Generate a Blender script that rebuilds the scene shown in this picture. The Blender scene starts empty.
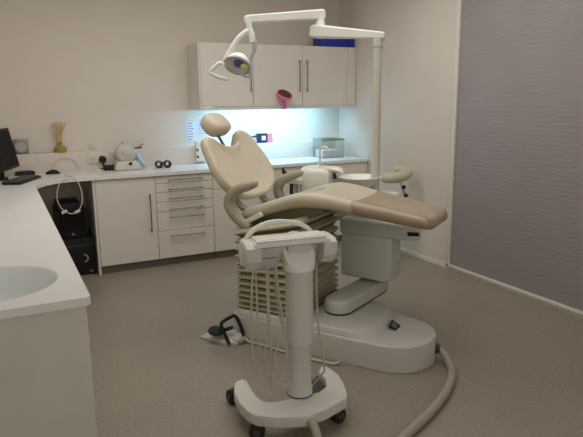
import bpy, bmesh, math, random
from mathutils import Vector, Matrix
random.seed(7)
scn = bpy.context.scene
COL = scn.collection
PI = math.pi
R = math.radians

# ---------------------------------------------------------------- materials
def mat(name, col, rough=0.5, metal=0.0, var=0.04, scale=8.0, bump=0.0, bscale=60.0, spec=0.5,
        emit=None, estr=0.0, alpha=None, trans=0.0, coat=0.0):
    m = bpy.data.materials.new(name); m.use_nodes = True
    nt = m.node_tree; N = nt.nodes; L = nt.links
    b = N['Principled BSDF']
    tc = N.new('ShaderNodeTexCoord')
    nz = N.new('ShaderNodeTexNoise'); nz.inputs['Scale'].default_value = scale; nz.inputs['Detail'].default_value = 4
    L.new(tc.outputs['Object'], nz.inputs['Vector'])
    cr = N.new('ShaderNodeValToRGB')
    lin = [ (c/12.92 if c <= .04045 else ((c+.055)/1.055)**2.4) for c in col ]
    cr.color_ramp.elements[0].position = .3; cr.color_ramp.elements[1].position = .7
    cr.color_ramp.elements[0].color = [max(0, c*(1-var)) for c in lin] + [1]
    cr.color_ramp.elements[1].color = [min(1, c*(1+var)) for c in lin] + [1]
    L.new(nz.outputs['Fac'], cr.inputs['Fac'])
    L.new(cr.outputs['Color'], b.inputs['Base Color'])
    b.inputs['Roughness'].default_value = rough
    b.inputs['Metallic'].default_value = metal
    b.inputs['Specular IOR Level'].default_value = spec
    if coat: b.inputs['Coat Weight'].default_value = coat
    if trans: b.inputs['Transmission Weight'].default_value = trans
    if alpha is not None: b.inputs['Alpha'].default_value = alpha
    if emit:
        b.inputs['Emission Color'].default_value = list(emit) + [1]
        b.inputs['Emission Strength'].default_value = estr
    if bump:
        n2 = N.new('ShaderNodeTexNoise'); n2.inputs['Scale'].default_value = bscale; n2.inputs['Detail'].default_value = 3
        L.new(tc.outputs['Object'], n2.inputs['Vector'])
        bp = N.new('ShaderNodeBump'); bp.inputs['Strength'].default_value = bump; bp.inputs['Distance'].default_value = .01
        L.new(n2.outputs['Fac'], bp.inputs['Height']); L.new(bp.outputs['Normal'], b.inputs['Normal'])
    return m

def floor_mat():
    m = mat('speckled_vinyl', (.585, .55, .495), rough=.42, var=.06, scale=1.2)
    nt = m.node_tree; N = nt.nodes; L = nt.links; b = N['Principled BSDF']
    tc = [n for n in N if n.type == 'TEX_COORD'][0]; base = [n for n in N if n.type == 'VALTORGB'][0]
    v = N.new('ShaderNodeTexNoise'); v.inputs['Scale'].default_value = 55; v.inputs['Detail'].default_value = 6; v.inputs['Roughness'].default_value = .8
    L.new(tc.outputs['Object'], v.inputs['Vector'])
    r = N.new('ShaderNodeValToRGB')
    r.color_ramp.elements[0].position = .38; r.color_ramp.elements[0].color = (.82, .80, .77, 1)
    r.color_ramp.elements[1].position = .62; r.color_ramp.elements[1].color = (1.12, 1.12, 1.12, 1)
    L.new(v.outputs['Fac'], r.inputs['Fac'])
    mx = N.new('ShaderNodeMix'); mx.data_type = 'RGBA'; mx.blend_type = 'MULTIPLY'; mx.inputs['Factor'].default_value = 1
    L.new(base.outputs['Color'], mx.inputs['A']); L.new(r.outputs['Color'], mx.inputs['B'])
    L.new(mx.outputs['Result'], b.inputs['Base Color'])
    return m

def blind_mat():
    m = mat('blind_fabric', (.61, .58, .585), rough=.62, var=.05, scale=2.0)
    nt = m.node_tree; N = nt.nodes; L = nt.links; b = N['Principled BSDF']
    tc = [n for n in N if n.type == 'TEX_COORD'][0]; base = [n for n in N if n.type == 'VALTORGB'][0]
    mp = N.new('ShaderNodeMapping'); mp.inputs['Scale'].default_value = (1, 1.0, 1)
    L.new(tc.outputs['Object'], mp.inputs['Vector'])
    w = N.new('ShaderNodeTexWave'); w.bands_direction = 'Z'; w.inputs['Scale'].default_value = 9
    w.inputs['Distortion'].default_value = 5; w.inputs['Detail'].default_value = 3; w.inputs['Detail Scale'].default_value = 1.6
    L.new(mp.outputs['Vector'], w.inputs['Vector'])
    r = N.new('ShaderNodeValToRGB')
    r.color_ramp.elements[0].color = (.965, .96, .96, 1); r.color_ramp.elements[1].color = (1.03, 1.03, 1.03, 1)
    L.new(w.outputs['Fac'], r.inputs['Fac'])
    mx = N.new('ShaderNodeMix'); mx.data_type = 'RGBA'; mx.blend_type = 'MULTIPLY'; mx.inputs['Factor'].default_value = 1
    L.new(base.outputs['Color'], mx.inputs['A']); L.new(r.outputs['Color'], mx.inputs['B'])
    L.new(mx.outputs['Result'], b.inputs['Base Color'])
    bp = N.new('ShaderNodeBump'); bp.inputs['Strength'].default_value = .06; bp.inputs['Distance'].default_value = .01
    L.new(w.outputs['Fac'], bp.inputs['Height']); L.new(bp.outputs['Normal'], b.inputs['Normal'])
    return m

M = {}
M['wall'] = mat('painted_wall', (.86, .82, .775), rough=.8, var=.02, scale=3, bump=.05, bscale=120)
M['ceil'] = mat('ceiling_paint', (.9, .88, .85), rough=.9, var=.02)
M['floor'] = floor_mat()
M['blind'] = blind_mat()
M['frame_white'] = mat('white_frame_paint', (.86, .84, .80), rough=.5, var=.02)
M['cab'] = mat('white_cabinet_laminate', (.87, .845, .81), rough=.38, var=.02, scale=4)
M['carcass'] = mat('cabinet_carcass', (.80, .775, .74), rough=.5, var=.03)
M['plinth'] = mat('grey_plinth', (.46, .43, .38), rough=.5, var=.06)
M['top'] = mat('white_worktop', (.90, .895, .885), rough=.32, var=.015, scale=5)
M['basin'] = mat('white_basin', (.89, .915, .92), rough=.25, var=.01)
M['endpanel'] = mat('grey_end_panel', (.80, .79, .755), rough=.45, var=.04, scale=5)
M['steel'] = mat('brushed_steel', (.55, .53, .50), rough=.32, metal=.85, var=.05, scale=30)
M['chrome'] = mat('chrome', (.8, .8, .8), rough=.12, metal=1, var=.02)
M['white'] = mat('white_enamel', (.87, .865, .835), rough=.3, var=.02, scale=5, coat=.2)
M['base_white'] = mat('base_plastic_grey_white', (.76, .755, .725), rough=.4, var=.03, scale=5)
M['unit_green'] = mat('pale_green_white_plastic', (.79, .805, .77), rough=.4, var=.03, scale=4)
M['cap'] = mat('lit_cap_plastic', (.93, .93, .91), rough=.35, var=.01)  # whitened so the colour carries the light on the slanted cap
M['pole'] = mat('shaded_pole_enamel', (.76, .745, .71), rough=.4, var=.02)  # white enamel darkened to carry the shade on the pole
M['cart'] = mat('cart_white_plastic', (.81, .805, .78), rough=.36, var=.02, scale=6)
M['cart_grey'] = mat('cart_grey_plastic', (.66, .665, .65), rough=.45, var=.03)
M['vinyl'] = mat('beige_vinyl', (.80, .755, .67), rough=.36, var=.04, scale=6, bump=.06, bscale=40)
M['vinyl_rim'] = mat('beige_vinyl_rim', (.77, .735, .65), rough=.33, var=.04, scale=6)
M['cover'] = mat('brown_foot_cover', (.63, .555, .465), rough=.25, var=.05, scale=6, bump=.08, bscale=25, coat=.25)
M['arm'] = mat('taupe_armrest', (.64, .61, .54), rough=.4, var=.04)
M['under'] = mat('shaded_underframe', (.42, .40, .31), rough=.6, var=.06)  # dark olive puts the shade below the seat rim into the colour
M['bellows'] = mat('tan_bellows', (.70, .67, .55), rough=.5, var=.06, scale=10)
M['bellows_shade'] = mat('bellows_fold_shade', (.36, .34, .22), rough=.6, var=.06)  # darkened bellows colour: shade of the folds painted in
M['hose'] = mat('beige_hose', (.64, .605, .54), rough=.45, var=.05, scale=20)
M['hose_grey'] = mat('grey_handpiece_hose', (.72, .70, .65), rough=.45, var=.04)
M['black'] = mat('black_plastic', (.075, .072, .075), rough=.5, var=.2, spec=.35)
M['screen'] = mat('dark_screen', (.05, .048, .055), rough=.6, var=.1, spec=.2)
M['black_rubber'] = mat('black_rubber', (.09, .085, .08), rough=.6, var=.15)
M['dark_grey'] = mat('dark_grey_plastic', (.25, .245, .24), rough=.45, var=.1)
M['pink'] = mat('pink_plastic', (.86, .38, .53), rough=.35, var=.06)
M['maroon'] = mat('dark_red_inside', (.38, .08, .14), rough=.5, var=.1)
M['blue'] = mat('blue_plastic', (.10, .18, .62), rough=.4, var=.08)
M['navy'] = mat('navy_card', (.12, .15, .27), rough=.5, var=.1)
M['pinkcard'] = mat('pink_card', (.84, .50, .55), rough=.5, var=.06)
M['paper'] = mat('white_paper', (.88, .88, .88), rough=.8, var=.02)
M['ink'] = mat('blue_violet_ink', (.50, .50, .74), rough=.8, var=.1)
M['tissue'] = mat('pale_blue_tissue', (.72, .84, .90), rough=.8, var=.04)
M['violet'] = mat('violet_reflection_glass', (.30, .27, .68), rough=.12, var=.2, scale=25, coat=.6)  # violet reflection in the lamp dish, painted as glass colour
M['yellow_glass'] = mat('yellow_reflection_glass', (.80, .76, .45), rough=.15, var=.1, coat=.5)  # yellow reflection in the lamp dish, painted as glass colour
M['reflector'] = mat('bright_reflector', (.93, .92, .90), rough=.2, var=.02, coat=.3)
M['goggle'] = mat('dark_green_plastic', (.16, .19, .14), rough=.35, var=.15)
M['amber'] = mat('amber_liquid_glass', (.74, .65, .36), rough=.12, var=.06, trans=.35)
M['reed'] = mat('straw_reeds', (.82, .68, .48), rough=.7, var=.1, scale=40)
M['brown_wire'] = mat('brown_wire', (.40, .27, .20), rough=.4, var=.1)
M['blue_clear'] = mat('clear_blue_shield', (.70, .86, .95), rough=.08, var=.03, alpha=.75, coat=.6)
M['clear'] = mat('clear_acrylic', (.86, .89, .86), rough=.1, var=.02, alpha=.18)
M['olive_lid'] = mat('olive_edge', (.55, .58, .44), rough=.3, var=.05)
M['device'] = mat('ivory_device', (.78, .77, .72), rough=.35, var=.02)
M['dome'] = mat('cloudy_dome', (.76, .74, .69), rough=.28, var=.05, scale=14)
M['led'] = mat('cool_light_tube', (.9, .95, 1), rough=.4, emit=(.62, .88, 1.0), estr=4.0)
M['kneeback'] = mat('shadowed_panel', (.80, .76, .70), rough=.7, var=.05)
M['glint'] = mat('pale_gold_glint', (.72, .66, .46), rough=.4, var=.1)

# ---------------------------------------------------------------- mesh builder
def cr_spline(pts, n=6, closed=False):
    P = [Vector(p) for p in pts]; out = []
    k = len(P); segs = k if closed else k-1
    for i in range(segs):
        p1, p2 = P[i], P[(i+1) % k]
        p0 = P[(i-1) % k] if closed or i > 0 else p1*2-p2
        p3 = P[(i+2) % k] if closed or i+2 < k else p2*2-p1
        for j in range(n):
            t = j/n
            out.append(.5*((2*p1)+(p2-p0)*t+(2*p0-5*p1+4*p2-p3)*t*t+(3*p1-p0-3*p2+p3)*t**3))
    if not closed: out.append(P[-1])
    return out

class MB:
    def __init__(s): s.bm = bmesh.new(); s.mi = 0
    def _fin(s, faces):
        for f in faces: f.material_index = s.mi
    def box(s, x0, x1, y0, y1, z0, z1, bev=0.0, seg=2, mx=None):
        t = bmesh.new()
        bmesh.ops.create_cube(t, size=1)
        bmesh.ops.scale(t, vec=(x1-x0, y1-y0, z1-z0), verts=t.verts)
        bmesh.ops.translate(t, vec=((x0+x1)/2, (y0+y1)/2, (z0+z1)/2), verts=t.verts)
        if bev: bmesh.ops.bevel(t, geom=list(t.edges), offset=bev, segments=seg, profile=.6, affect='EDGES')
        if mx is not None: bmesh.ops.transform(t, matrix=mx, verts=t.verts)
        return s.merge(t)
    def merge(s, t):
        mp = {}
        for v in t.verts: mp[v] = s.bm.verts.new(v.co)
        for f in t.faces:
            try: nf = s.bm.faces.new([mp[v] for v in f.verts]); nf.material_index = s.mi
            except ValueError: pass
        t.free(); return s
    def rings(s, rings, cap0=True, cap1=True, closed=True):
        V = [[s.bm.verts.new(p) for p in r] for r in rings]
        k = len(V[0])
        for i in range(len(V)-1):
            for j in range(k if closed else k-1):
                a, b, c, d = V[i][j], V[i][(j+1) % k], V[i+1][(j+1) % k], V[i+1][j]
                try: f = s.bm.faces.new((a, b, c, d)); f.material_index = s.mi
                except ValueError: pass
        if cap0: s.bm.faces.new(list(reversed(V[0]))).material_index = s.mi
        if cap1: s.bm.faces.new(V[-1]).material_index = s.mi
        return s
    def tube(s, pts, r, seg=10, n=6, closed=False, spline=True, flat=1.0):
        P = cr_spline(pts, n, closed) if spline and len(pts) > 2 else [Vector(p) for p in pts]
        k = len(P)
        if callable(r): rr = [r(i/(k-1)) for i in range(k)]
        elif isinstance(r, (list, tuple)):
            rr = []
            for i in range(k):
                f = i/(k-1)*(len(r)-1); a = int(min(f, len(r)-2)); rr.append(r[a]+(r[a+1]-r[a])*(f-a))
        else: rr = [r]*k
        T = []
        for i in range(k):
            if closed: d = P[(i+1) % k]-P[i-1]
            else: d = P[min(i+1, k-1)]-P[max(i-1, 0)]
            T.append(d.normalized() if d.length > 1e-9 else Vector((0, 0, 1)))
        up = Vector((0, 0, 1)) if abs(T[0].z) < .9 else Vector((1, 0, 0))
        nrm = (up - T[0]*up.dot(T[0])).normalized(); rings = []
        for i in range(k):
            nrm = (nrm - T[i]*nrm.dot(T[i])).normalized(); bn = T[i].cross(nrm)
            rings.append([P[i]+(nrm*math.cos(2*PI*j/seg)*flat+bn*math.sin(2*PI*j/seg))*rr[i] for j in range(seg)])
        if closed: rings.append(rings[0]); V=[[s.bm.verts.new(p) for p in q] for q in rings[:-1]]; 
        if closed:
            for i in range(k):
                A, B = V[i], V[(i+1) % k]
                for j in range(seg):
                    s.bm.faces.new((A[j], A[(j+1) % seg], B[(j+1) % seg], B[j])).material_index = s.mi
            return s
        return s.rings(rings)
    def lathe(s, prof, seg=24, c=(0, 0, 0), mx=None, ring=False):
        c = Vector(c); rings = []
        for r, z in prof:
            ring = [Vector((max(r, 1e-4)*math.cos(2*PI*j/seg), max(r, 1e-4)*math.sin(2*PI*j/seg), z)) for j in range(seg)]
            if mx is not None: ring = [mx @ p for p in ring]
            rings.append([p+c for p in ring])
        if ring: return s.rings(rings+[rings[0]], cap0=False, cap1=False)
        return s.rings(rings)
    def prism(s, poly, z0, z1, bev=0.0, inset_top=0.0, bot_bev=0.0, seg=3):
        """extruded plan outline (counter-clockwise) with a rounded upper edge"""
        def off(d):
            k = len(poly); out = []
            for i in range(k):
                p0, p1, p2 = Vector(poly[i-1]), Vector(poly[i]), Vector(poly[(i+1) % k])
                e1 = (p1-p0).normalized(); e2 = (p2-p1).normalized()
                n1 = Vector((-e1.y, e1.x)); n2 = Vector((-e2.y, e2.x)); nn = (n1+n2)
                nn = nn/max(nn.length_squared/2, .3)
                out.append(p1+nn*d)
            return out
        L = []
        if bot_bev: L += [(bot_bev*(1-math.sin(t*PI/2/seg)), z0+bot_bev*(1-math.cos(t*PI/2/seg))) for t in range(seg)]
        L += [(0, z0+bot_bev)]
        if bev:
            L += [(bev*(1-math.cos(t*PI/2/seg))+inset_top*0, z1-bev+bev*math.sin(t*PI/2/seg)) for t in range(seg+1)]
        else: L += [(0, z1)]
        return s.rings([[Vector((p.x, p.y, z)) for p in off(d)] for d, z in L])
    def build(s, name, m, parent=None, world=False, ang=38):
        bmesh.ops.remove_doubles(s.bm, verts=s.bm.verts, dist=1e-6)
        bmesh.ops.recalc_face_normals(s.bm, faces=s.bm.faces)
        for f in s.bm.faces: f.smooth = True
        for e in s.bm.edges:
            if len(e.link_faces) == 2 and e.calc_face_angle(0) > R(ang): e.smooth = False
        me = bpy.data.meshes.new(name)
        if world and parent is not None:
            mw = Matrix.Translation(parent.location) @ Matrix.Rotation(parent.rotation_euler.z, 4, 'Z')
            par = parent.parent
            if par is not None: mw = (Matrix.Translation(par.location) @ Matrix.Rotation(par.rotation_euler.z, 4, 'Z')) @ mw
            bmesh.ops.transform(s.bm, matrix=mw.inverted(), verts=s.bm.verts)
        s.bm.to_mesh(me); s.bm.free()
        for q in (m if isinstance(m, (list, tuple)) else [m]): me.materials.append(q)
        o = bpy.data.objects.new(name, me); COL.objects.link(o)
        if parent is not None: o.parent = parent
        return o

def thing(name, label, cat, loc=(0, 0, 0), rz=0.0, group=None):
    o = bpy.data.objects.new(name, None); COL.objects.link(o)
    o.empty_display_size = .05
    o.location = loc; o.rotation_euler = (0, 0, rz); o['label'] = label; o['category'] = cat
    if group: o['group'] = group
    return o
def tag(o, label, cat, group=None):
    o['label'] = label; o['category'] = cat
    if group: o['group'] = group
    return o
def struct(o): o['kind'] = 'structure'; return o
def BX(*a, **k): return MB().box(*a, **k)
def TB(*a, **k): return MB().tube(*a, **k)

# ---------------------------------------------------------------- room shell
XL, XR, YN, ZC = -1.12, 2.86, -7.6, 2.75
struct(BX(XL-.1, XR+.1, YN-.1, .1, -.1, 0).build('floor', M['floor']))
struct(BX(XL-.1, XR+.1, YN-.1, .1, ZC, ZC+.1).build('ceiling', M['ceil']))
struct(BX(XL-.1, XR+.1, 0, .1, 0, ZC).build('wall_back', M['wall']))
struct(BX(XL-.1, XL, YN, 0, 0, ZC).build('wall_left', M['wall']))
struct(BX(XL-.1, XR+.1, YN-.1, YN, 0, ZC).build('wall_front', M['wall']))
WY0, WY1 = -5.6, -1.925      # window opening along the right wall
mb = MB(); mb.box(XR, XR+.1, WY1, 0, 0, ZC); mb.box(XR, XR+.1, YN, WY0, 0, ZC)
mb.box(XR, XR+.1, WY0, WY1, 0, .04); mb.box(XR, XR+.1, WY0, WY1, 2.55, ZC)
struct(mb.build('wall_right', M['wall']))
struct(BX(XR-.012, XR, WY1, -.62, 0, .042, bev=.003).build('baseboard_right', M['frame_white']))
struct(BX(XR-.012, XR, YN, WY1, 0, .03, bev=.003).build('baseboard_right_window', M['frame_white']))
wn = MB()
fw_, fx0, fx1 = .045, XR-.03, XR+.02
wn.box(fx0, fx1, WY1-fw_, WY1, .03, 2.6, bev=.006); wn.box(fx0, fx1, WY0, WY0+fw_, .03, 2.6, bev=.006)
wn.box(fx0, fx1, WY0, WY1, .03, .055, bev=.005); wn.box(fx0, fx1, WY0, WY1, 2.55, 2.6, bev=.005)
win = struct(wn.build('window_1', M['frame_white']))
pane = BX(XR+.055, XR+.065, WY0+.01, WY1-.01, .05, 2.56).build('window_pane', M['clear'], win)
tag(BX(XR-.012, XR+.006, WY0+.05, WY1-.052, .058, 2.54, bev=.003).build('window_blind', M['blind']),
    'tall mauve grey blind with fine wavy horizontal texture filling the right-hand wall', 'blind')
# boxed ledge along the back wall above the worktop
struct(BX(XL, XR, -.09, 0, .90, 1.08, bev=.004).build('trim_1', M['wall']))
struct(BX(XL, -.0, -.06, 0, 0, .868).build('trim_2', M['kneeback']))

# ---------------------------------------------------------------- worktop with basin
OUT = [(-1.11, -3.885), (-.505, -3.885), (-.492, -3.872), (-.492, -1.0), (-.484, -.93), (-.455, -.85), (-.40, -.755), (-.32, -.665), (-.22, -.63), (-.1, -.622),
       (2.855, -.622), (2.855, -.002), (-1.11, -.002)]
BC = Vector((-.80, -3.56)); BA, BB = .235, .235
def ell(s, z, k=40): return [Vector((BC.x+BA*s*math.cos(2*PI*i/k), BC.y+BB*s*math.sin(2*PI*i/k), z)) for i in range(k)]
mb = MB(); bm = mb.bm
zt, zb = .90, .87
def loop(pts): 
    V = [bm.verts.new(p) for p in pts]; E = [bm.edges.new((V[i], V[(i+1) % len(V)])) for i in range(len(V))]; return V, E
Vo, Eo = loop([(x, y, zt) for x, y in OUT]); Vi, Ei = loop(ell(1.0, zt))
bmesh.ops.triangle_fill(bm, edges=Eo+Ei, use_beauty=True)
Vb = [bm.verts.new((x, y, zb)) for x, y in OUT]
for i in range(len(Vo)):
    j = (i+1) % len(Vo); bm.faces.new((Vo[i], Vo[j], Vb[j], Vb[i]))
# underside with a hole for the basin
V2, E2 = loop(ell(1.0, zb))
Eb = [bm.edges.get((Vb[i], Vb[(i+1) % len(Vb)])) for i in range(len(Vb))]
bmesh.ops.triangle_fill(bm, edges=Eb+E2, use_beauty=True)
wt = mb.build('worktop', M['top'], ang=25)
tag(wt, 'long white L-shaped worktop with rounded inner corner running along two walls', 'worktop')
mb = MB()
prof = [(1.0, .9), (.985, .897), (.96, .885), (.92, .86), (.84, .82), (.7, .785), (.5, .765), (.25, .757), (.08, .755)]
mb.rings([ell(s, z) for s, z in prof], cap0=False, cap1=True)
mb.rings([ell(s*1.0-.002 if s == 1.0 else s+.02, z-.012) for s, z in prof], cap0=False, cap1=True)
bs = mb.build('basin', M['basin'], ang=60)
tag(bs, 'round white wash basin sunk into the near left worktop', 'basin')
MB().lathe([(.0, .7565), (.022, .7565), (.022, .759), (.0, .759)], c=(BC.x, BC.y, 0)).build('basin_drain', M['chrome'], bs)
tp = thing('basin_tap', 'small chrome tap standing behind the round basin on the left worktop', 'tap', (-.86, -3.19, .9))
MB().lathe([(.028, 0), (.028, .01), (.02, .015), (.02, .1), (.016, .11), (0, .112)]).build('tap_body', M['chrome'], tp)
TB([(0, 0, .085), (.02, -.05, .115), (.05, -.1, .105), (.052, -.125, .085)], .011).build('spout', M['chrome'], tp)
TB([(0, 0, .11), (0, .0, .125), (-.01, .04, .135)], .007).build('lever', M['chrome'], tp)

# ---------------------------------------------------------------- base cabinets
def handle(parent, p0, p1, out=(0, -1, 0), r=.006, name='handle'):
    p0, p1, o = Vector(p0), Vector(p1), Vector(out)*.032
    d = (p1-p0).normalized()*.012
    mb = MB(); mb.tube([p0-d+o, p1+d+o], r, spline=False)
    mb.tube([p0, p0+o], r*.9, spline=False); mb.tube([p1, p1+o], r*.9, spline=False)
    return mb.build(name, M['steel'], parent, world=True)
YF = -.60
def base_unit(x0, x1, label, group=None, name='base_cabinet'):
    t = thing(name, label, 'cabinet', ((x0+x1)/2, -.33, 0))
    mb = MB(); mb.box(x0+.001, x1-.001, YF+.02, -.065, .0775, .868)
    mb.build('carcass', M['carcass'], t, world=True)
    BX(x0+.001, x1-.001, -.55, -.53, 0, .0775).build('plinth', M['plinth'], t, world=True)
    return t
def front(t, name, x0, x1, z0, z1):
    return BX(x0+.002, x1-.002, YF, YF+.019, z0+.002, z1-.002, bev=.002, seg=1).build(name, M['cab'], t, world=True)
t = base_unit(.0, .53, 'white base cabinet with one tall door beside the dark knee space')
d = front(t, 'door', 0, .53, .08, .866); handle(d, (.468, YF, .37), (.468, YF, .70))
BX(-.022, -.001, YF, -.065, 0, .868, bev=.002, seg=1).build('side_panel', M['cab'], t, world=True)
t = base_unit(.53, 1.08, 'white six-drawer base cabinet with long steel bar handles', name='drawer_cabinet')
for z0, z1, zh in ((.795, .866, .826), (.712, .795, .738), (.619, .712, .653), (.529, .619, .553), (.349, .529, .474), (.08, .349, .295)):
    d = front(t, 'drawer', .53, 1.08, z0, z1); handle(d, (.655, YF, zh), (.968, YF, zh))
t = base_unit(1.08, 1.645, 'white base cabinet with a top drawer seen behind the raised chair back')
d = front(t, 'drawer', 1.08, 1.645, .70, .866); handle(d, (1.21, YF, .80), (1.51, YF, .80))
d = front(t, 'door', 1.08, 1.645, .08, .70); handle(d, (1.58, YF, .3), (1.58, YF, .6))
t = base_unit(1.645, 2.21, 'white base cabinet in the run behind the far armrest')
d = front(t, 'door', 1.645, 2.21, .08, .866); handle(d, (2.16, YF, .37), (2.16, YF, .55))
t = base_unit(2.21, 2.855, 'white base cabinet at the right end of the run beside the wall')
d = front(t, 'door', 2.21, 2.76, .08, .866); handle(d, (2.25, YF, .37), (2.25, YF, .55))
front(t, 'filler_strip', 2.76, 2.855, .08, .866)
# left run
t = thing('basin_cabinet', 'grey white basin cabinet under the near end of the left worktop', 'cabinet', (-.8, -2.6, 0))
mb = MB()
mb.box(-1.1, -.53, -3.84, -3.82, .078, .868); mb.box(-1.1, -1.08, -3.82, -1.2, .078, .868); mb.box(-1.1, -.53, -1.22, -1.2, .078, .868)
mb.box(-1.08, -.53, -3.82, -1.22, .078, .095)
mb.build('carcass', M['carcass'], t, world=True)
BX(-1.1, -.507, -3.868, -3.841, 0, .868, bev=.002, seg=1).build('end_panel', M['endpanel'], t, world=True)
for i in range(5):
    y0 = -3.84+i*.528; d = BX(-.529, -.51, y0+.002, y0+.526, .08, .866, bev=.002, seg=1).build('door', M['cab'], t, world=True)
BX(-.57, -.55, -3.83, -1.2, 0, .078).build('plinth', M['plinth'], t, world=True)

# ---------------------------------------------------------------- wall cabinets
ZB, ZT, YU = 1.475, 2.085, -.35
def wall_unit(x0, x1, label, hs, left=False, right=False):
    t = thing('wall_cabinet', label, 'cabinet', ((x0+x1)/2, -.17, ZB))
    mb = MB(); mb.box(x0+.0008, x1-.0008, YU+.02, -.001, ZB, ZT); mb.build('carcass', M['carcass'], t, world=True)
    d = BX(x0+.002, (2.745 if right else x1)-.002, YU, YU+.019, ZB+.002, ZT-.001, bev=.002, seg=1).build('door', M['cab'], t, world=True)
    handle(d, (hs, YU, 1.63), (hs, YU, 1.925))
    BX(x0+.001, x1-.001, YU-.0, YU+.018, 1.445, ZB-.004, bev=.002, seg=1).build('pelmet', M['cab'], t, world=True)
    if left: BX(x0-.018, x0, YU, -.001, 1.445, ZT, bev=.002, seg=1).build('side_panel', M['cab'], t, world=True)
    if right: BX(2.747, x1-.002, YU, YU+.018, ZB+.002, ZT-.001, bev=.002, seg=1).build('filler_strip', M['cab'], t, world=True)
    return t
wall_unit(1.085, 1.635, 'white wall cabinet at the left end of the row behind the operating light', 1.60, left=True)
wall_unit(1.635, 2.197, 'white middle wall cabinet with a pink tool against its door', 2.152)
wall_unit(2.197, 2.857, 'white wall cabinet at the right end of the row under the blue box', 2.240, right=True)
lt = thing('light_strip', 'cool white strip light glowing under the wall cabinets', 'light', (1.95, -.2, 1.45))
BX(1.25, 2.5, -.30, -.20, 1.463, 1.4745, bev=.004).build('light_housing', M['frame_white'], lt, world=True)
TB([(1.28, -.27, 1.4565), (2.47, -.27, 1.4565)], .007, spline=False).build('light_tube', M['led'], lt, world=True)

# things on and in front of the wall cabinets
t = thing('storage_box', 'bright blue plastic box lying on top of the right wall cabinet', 'box', (2.56, -.2, ZT))
BX(2.425, 2.845, -.335, -.16, ZT+.001, ZT+.10, bev=.008).build('box_body', M['blue'], t, world=True)
BX(2.415, 2.853, -.343, -.152, ZT+.10, ZT+.118, bev=.006).build('lid', M['blue'], t, world=True)
t = thing('pink_cup_tool', 'bright pink hook-shaped tool with a dark hollow cup against the middle wall cabinet', 'tool', (1.95, -.385, 1.45))
mx = Matrix.Rotation(R(34), 4, 'X') @ Matrix.Rotation(R(5), 4, 'Y')
MB().lathe([(.075, .012), (.082, .004), (.08, -.012), (.066, -.03), (.04, -.042), (.0, -.046)], c=(1.952, -.415, 1.59), mx=mx).build('cup', M['pink'], t, world=True)
MB().lathe([(.0, .002), (.07, .006), (.072, .0125), (.0, .0135)], c=(1.952, -.415, 1.59), mx=mx).build('cup_inside', M['maroon'], t, world=True)
TB([(1.92, -.40, 1.565), (1.925, -.395, 1.53), (1.945, -.39, 1.495), (1.963, -.385, 1.452)], [.04, .034, .034, .04], flat=.62).build('stem', M['pink'], t, world=True)

# ---------------------------------------------------------------- things along the back ledge and worktop
LZ = 1.0805
t = thing('desk_clock', 'small silver square clock on the back ledge just right of the monitor', 'clock', (-.53, -.05, LZ))
BX(-.60, -.475, -.065, -.035, LZ, LZ+.135, bev=.008).build('case', M['steel'], t, world=True)
mx = Matrix.Rotation(R(90), 4, 'X')
MB().lathe([(.05, 0), (.056, .004), (.05, .008), (.046, .003)], c=(-.535, -.065, LZ+.068), mx=mx, ring=True).build('bezel', M['chrome'], t, world=True)
MB().lathe([(0, 0), (.046, 0), (.046, .002), (0, .002)], c=(-.535, -.065, LZ+.068), mx=mx).build('dial', M['cart_grey'], t, world=True)
t = thing('trinket_dish', 'thin low grey dish lying on the back ledge between clock and reed diffuser', 'dish', (-.35, -.045, LZ))
MB().prism([(-.43, -.075), (-.27, -.075), (-.27, -.02), (-.43, -.02)], LZ, LZ+.010, bev=.003).build('dish_body', M['cart_grey'], t, world=True)
MB().prism([(-.42, -.068), (-.28, -.068), (-.28, -.027), (-.42, -.027)], LZ+.010, LZ+.013, bev=.001).build('dish_rim', M['carcass'], t, world=True)
t = thing('reed_diffuser', 'small amber bottle of fanned straw reeds on the back ledge', 'diffuser', (-.205, -.045, LZ))
MB().lathe([(.0, 0), (.052, 0), (.056, .006), (.056, .045), (.03, .062), (.02, .068), (.02, .085), (.024, .088), (.0, .088)], seg=20).build('bottle', M['amber'], t)
for i, a_ in enumerate((-17, -10, -5, 0, 6, 11, 16)):
    x = math.tan(R(a_))
    TB([(x*.04, (i % 3-1)*.006, .08), (x*.07, (i % 3-1)*.006, .17), (x*.22, (i % 3-1)*.016, .285-abs(a_)*.0012)], .0052, seg=6).build('reed', M['reed'], t)
# monitor, keyboard, mouse
t = thing('computer_monitor', 'black flat monitor on a stand at the left edge of the worktop', 'monitor', (-.80, -.42, .9))
mx = Matrix.Translation((-.638, -.438, 1.0)) @ Matrix.Rotation(R(71.3), 4, 'Z') @ Matrix.Rotation(R(-11), 4, 'X')
BX(-.225, .225, .0, .035, -.01, .335, bev=.008, mx=mx).build('screen_housing', M['black'], t, world=True)
BX(-.205, .205, -.003, .002, .012, .315, mx=mx).build('screen', M['screen'], t, world=True)
BX(-.09, .09, .03, .06, .05, .24, bev=.01, mx=mx).build('rear_cover', M['black'], t, world=True)
TB([(-.72, -.41, 1.1), (-.725, -.41, 1.0), (-.725, -.41, .915)], [.024, .026, .03]).build('stand', M['black'], t, world=True)
MB().prism([(-.83, -.48), (-.67, -.48), (-.67, -.31), (-.83, -.31)], .9005, .914, bev=.005).build('stand_foot', M['black'], t, world=True)
t = thing('keyboard', 'black keyboard lying in front of the monitor', 'keyboard', (-.575, -.575, .9), R(66))
BX(-.23, .21, -.085, .065, .001, .02, bev=.006).build('keyboard_body', M['black'], t)
mb = MB()
for r_ in range(5):
    for c_ in range(15): mb.box(-.228+c_*.028, -.204+c_*.028, -.07+r_*.028, -.046+r_*.028, .02, .026, bev=.002, seg=1)
kb = mb.build('keys', M['dark_grey'], t)
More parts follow.
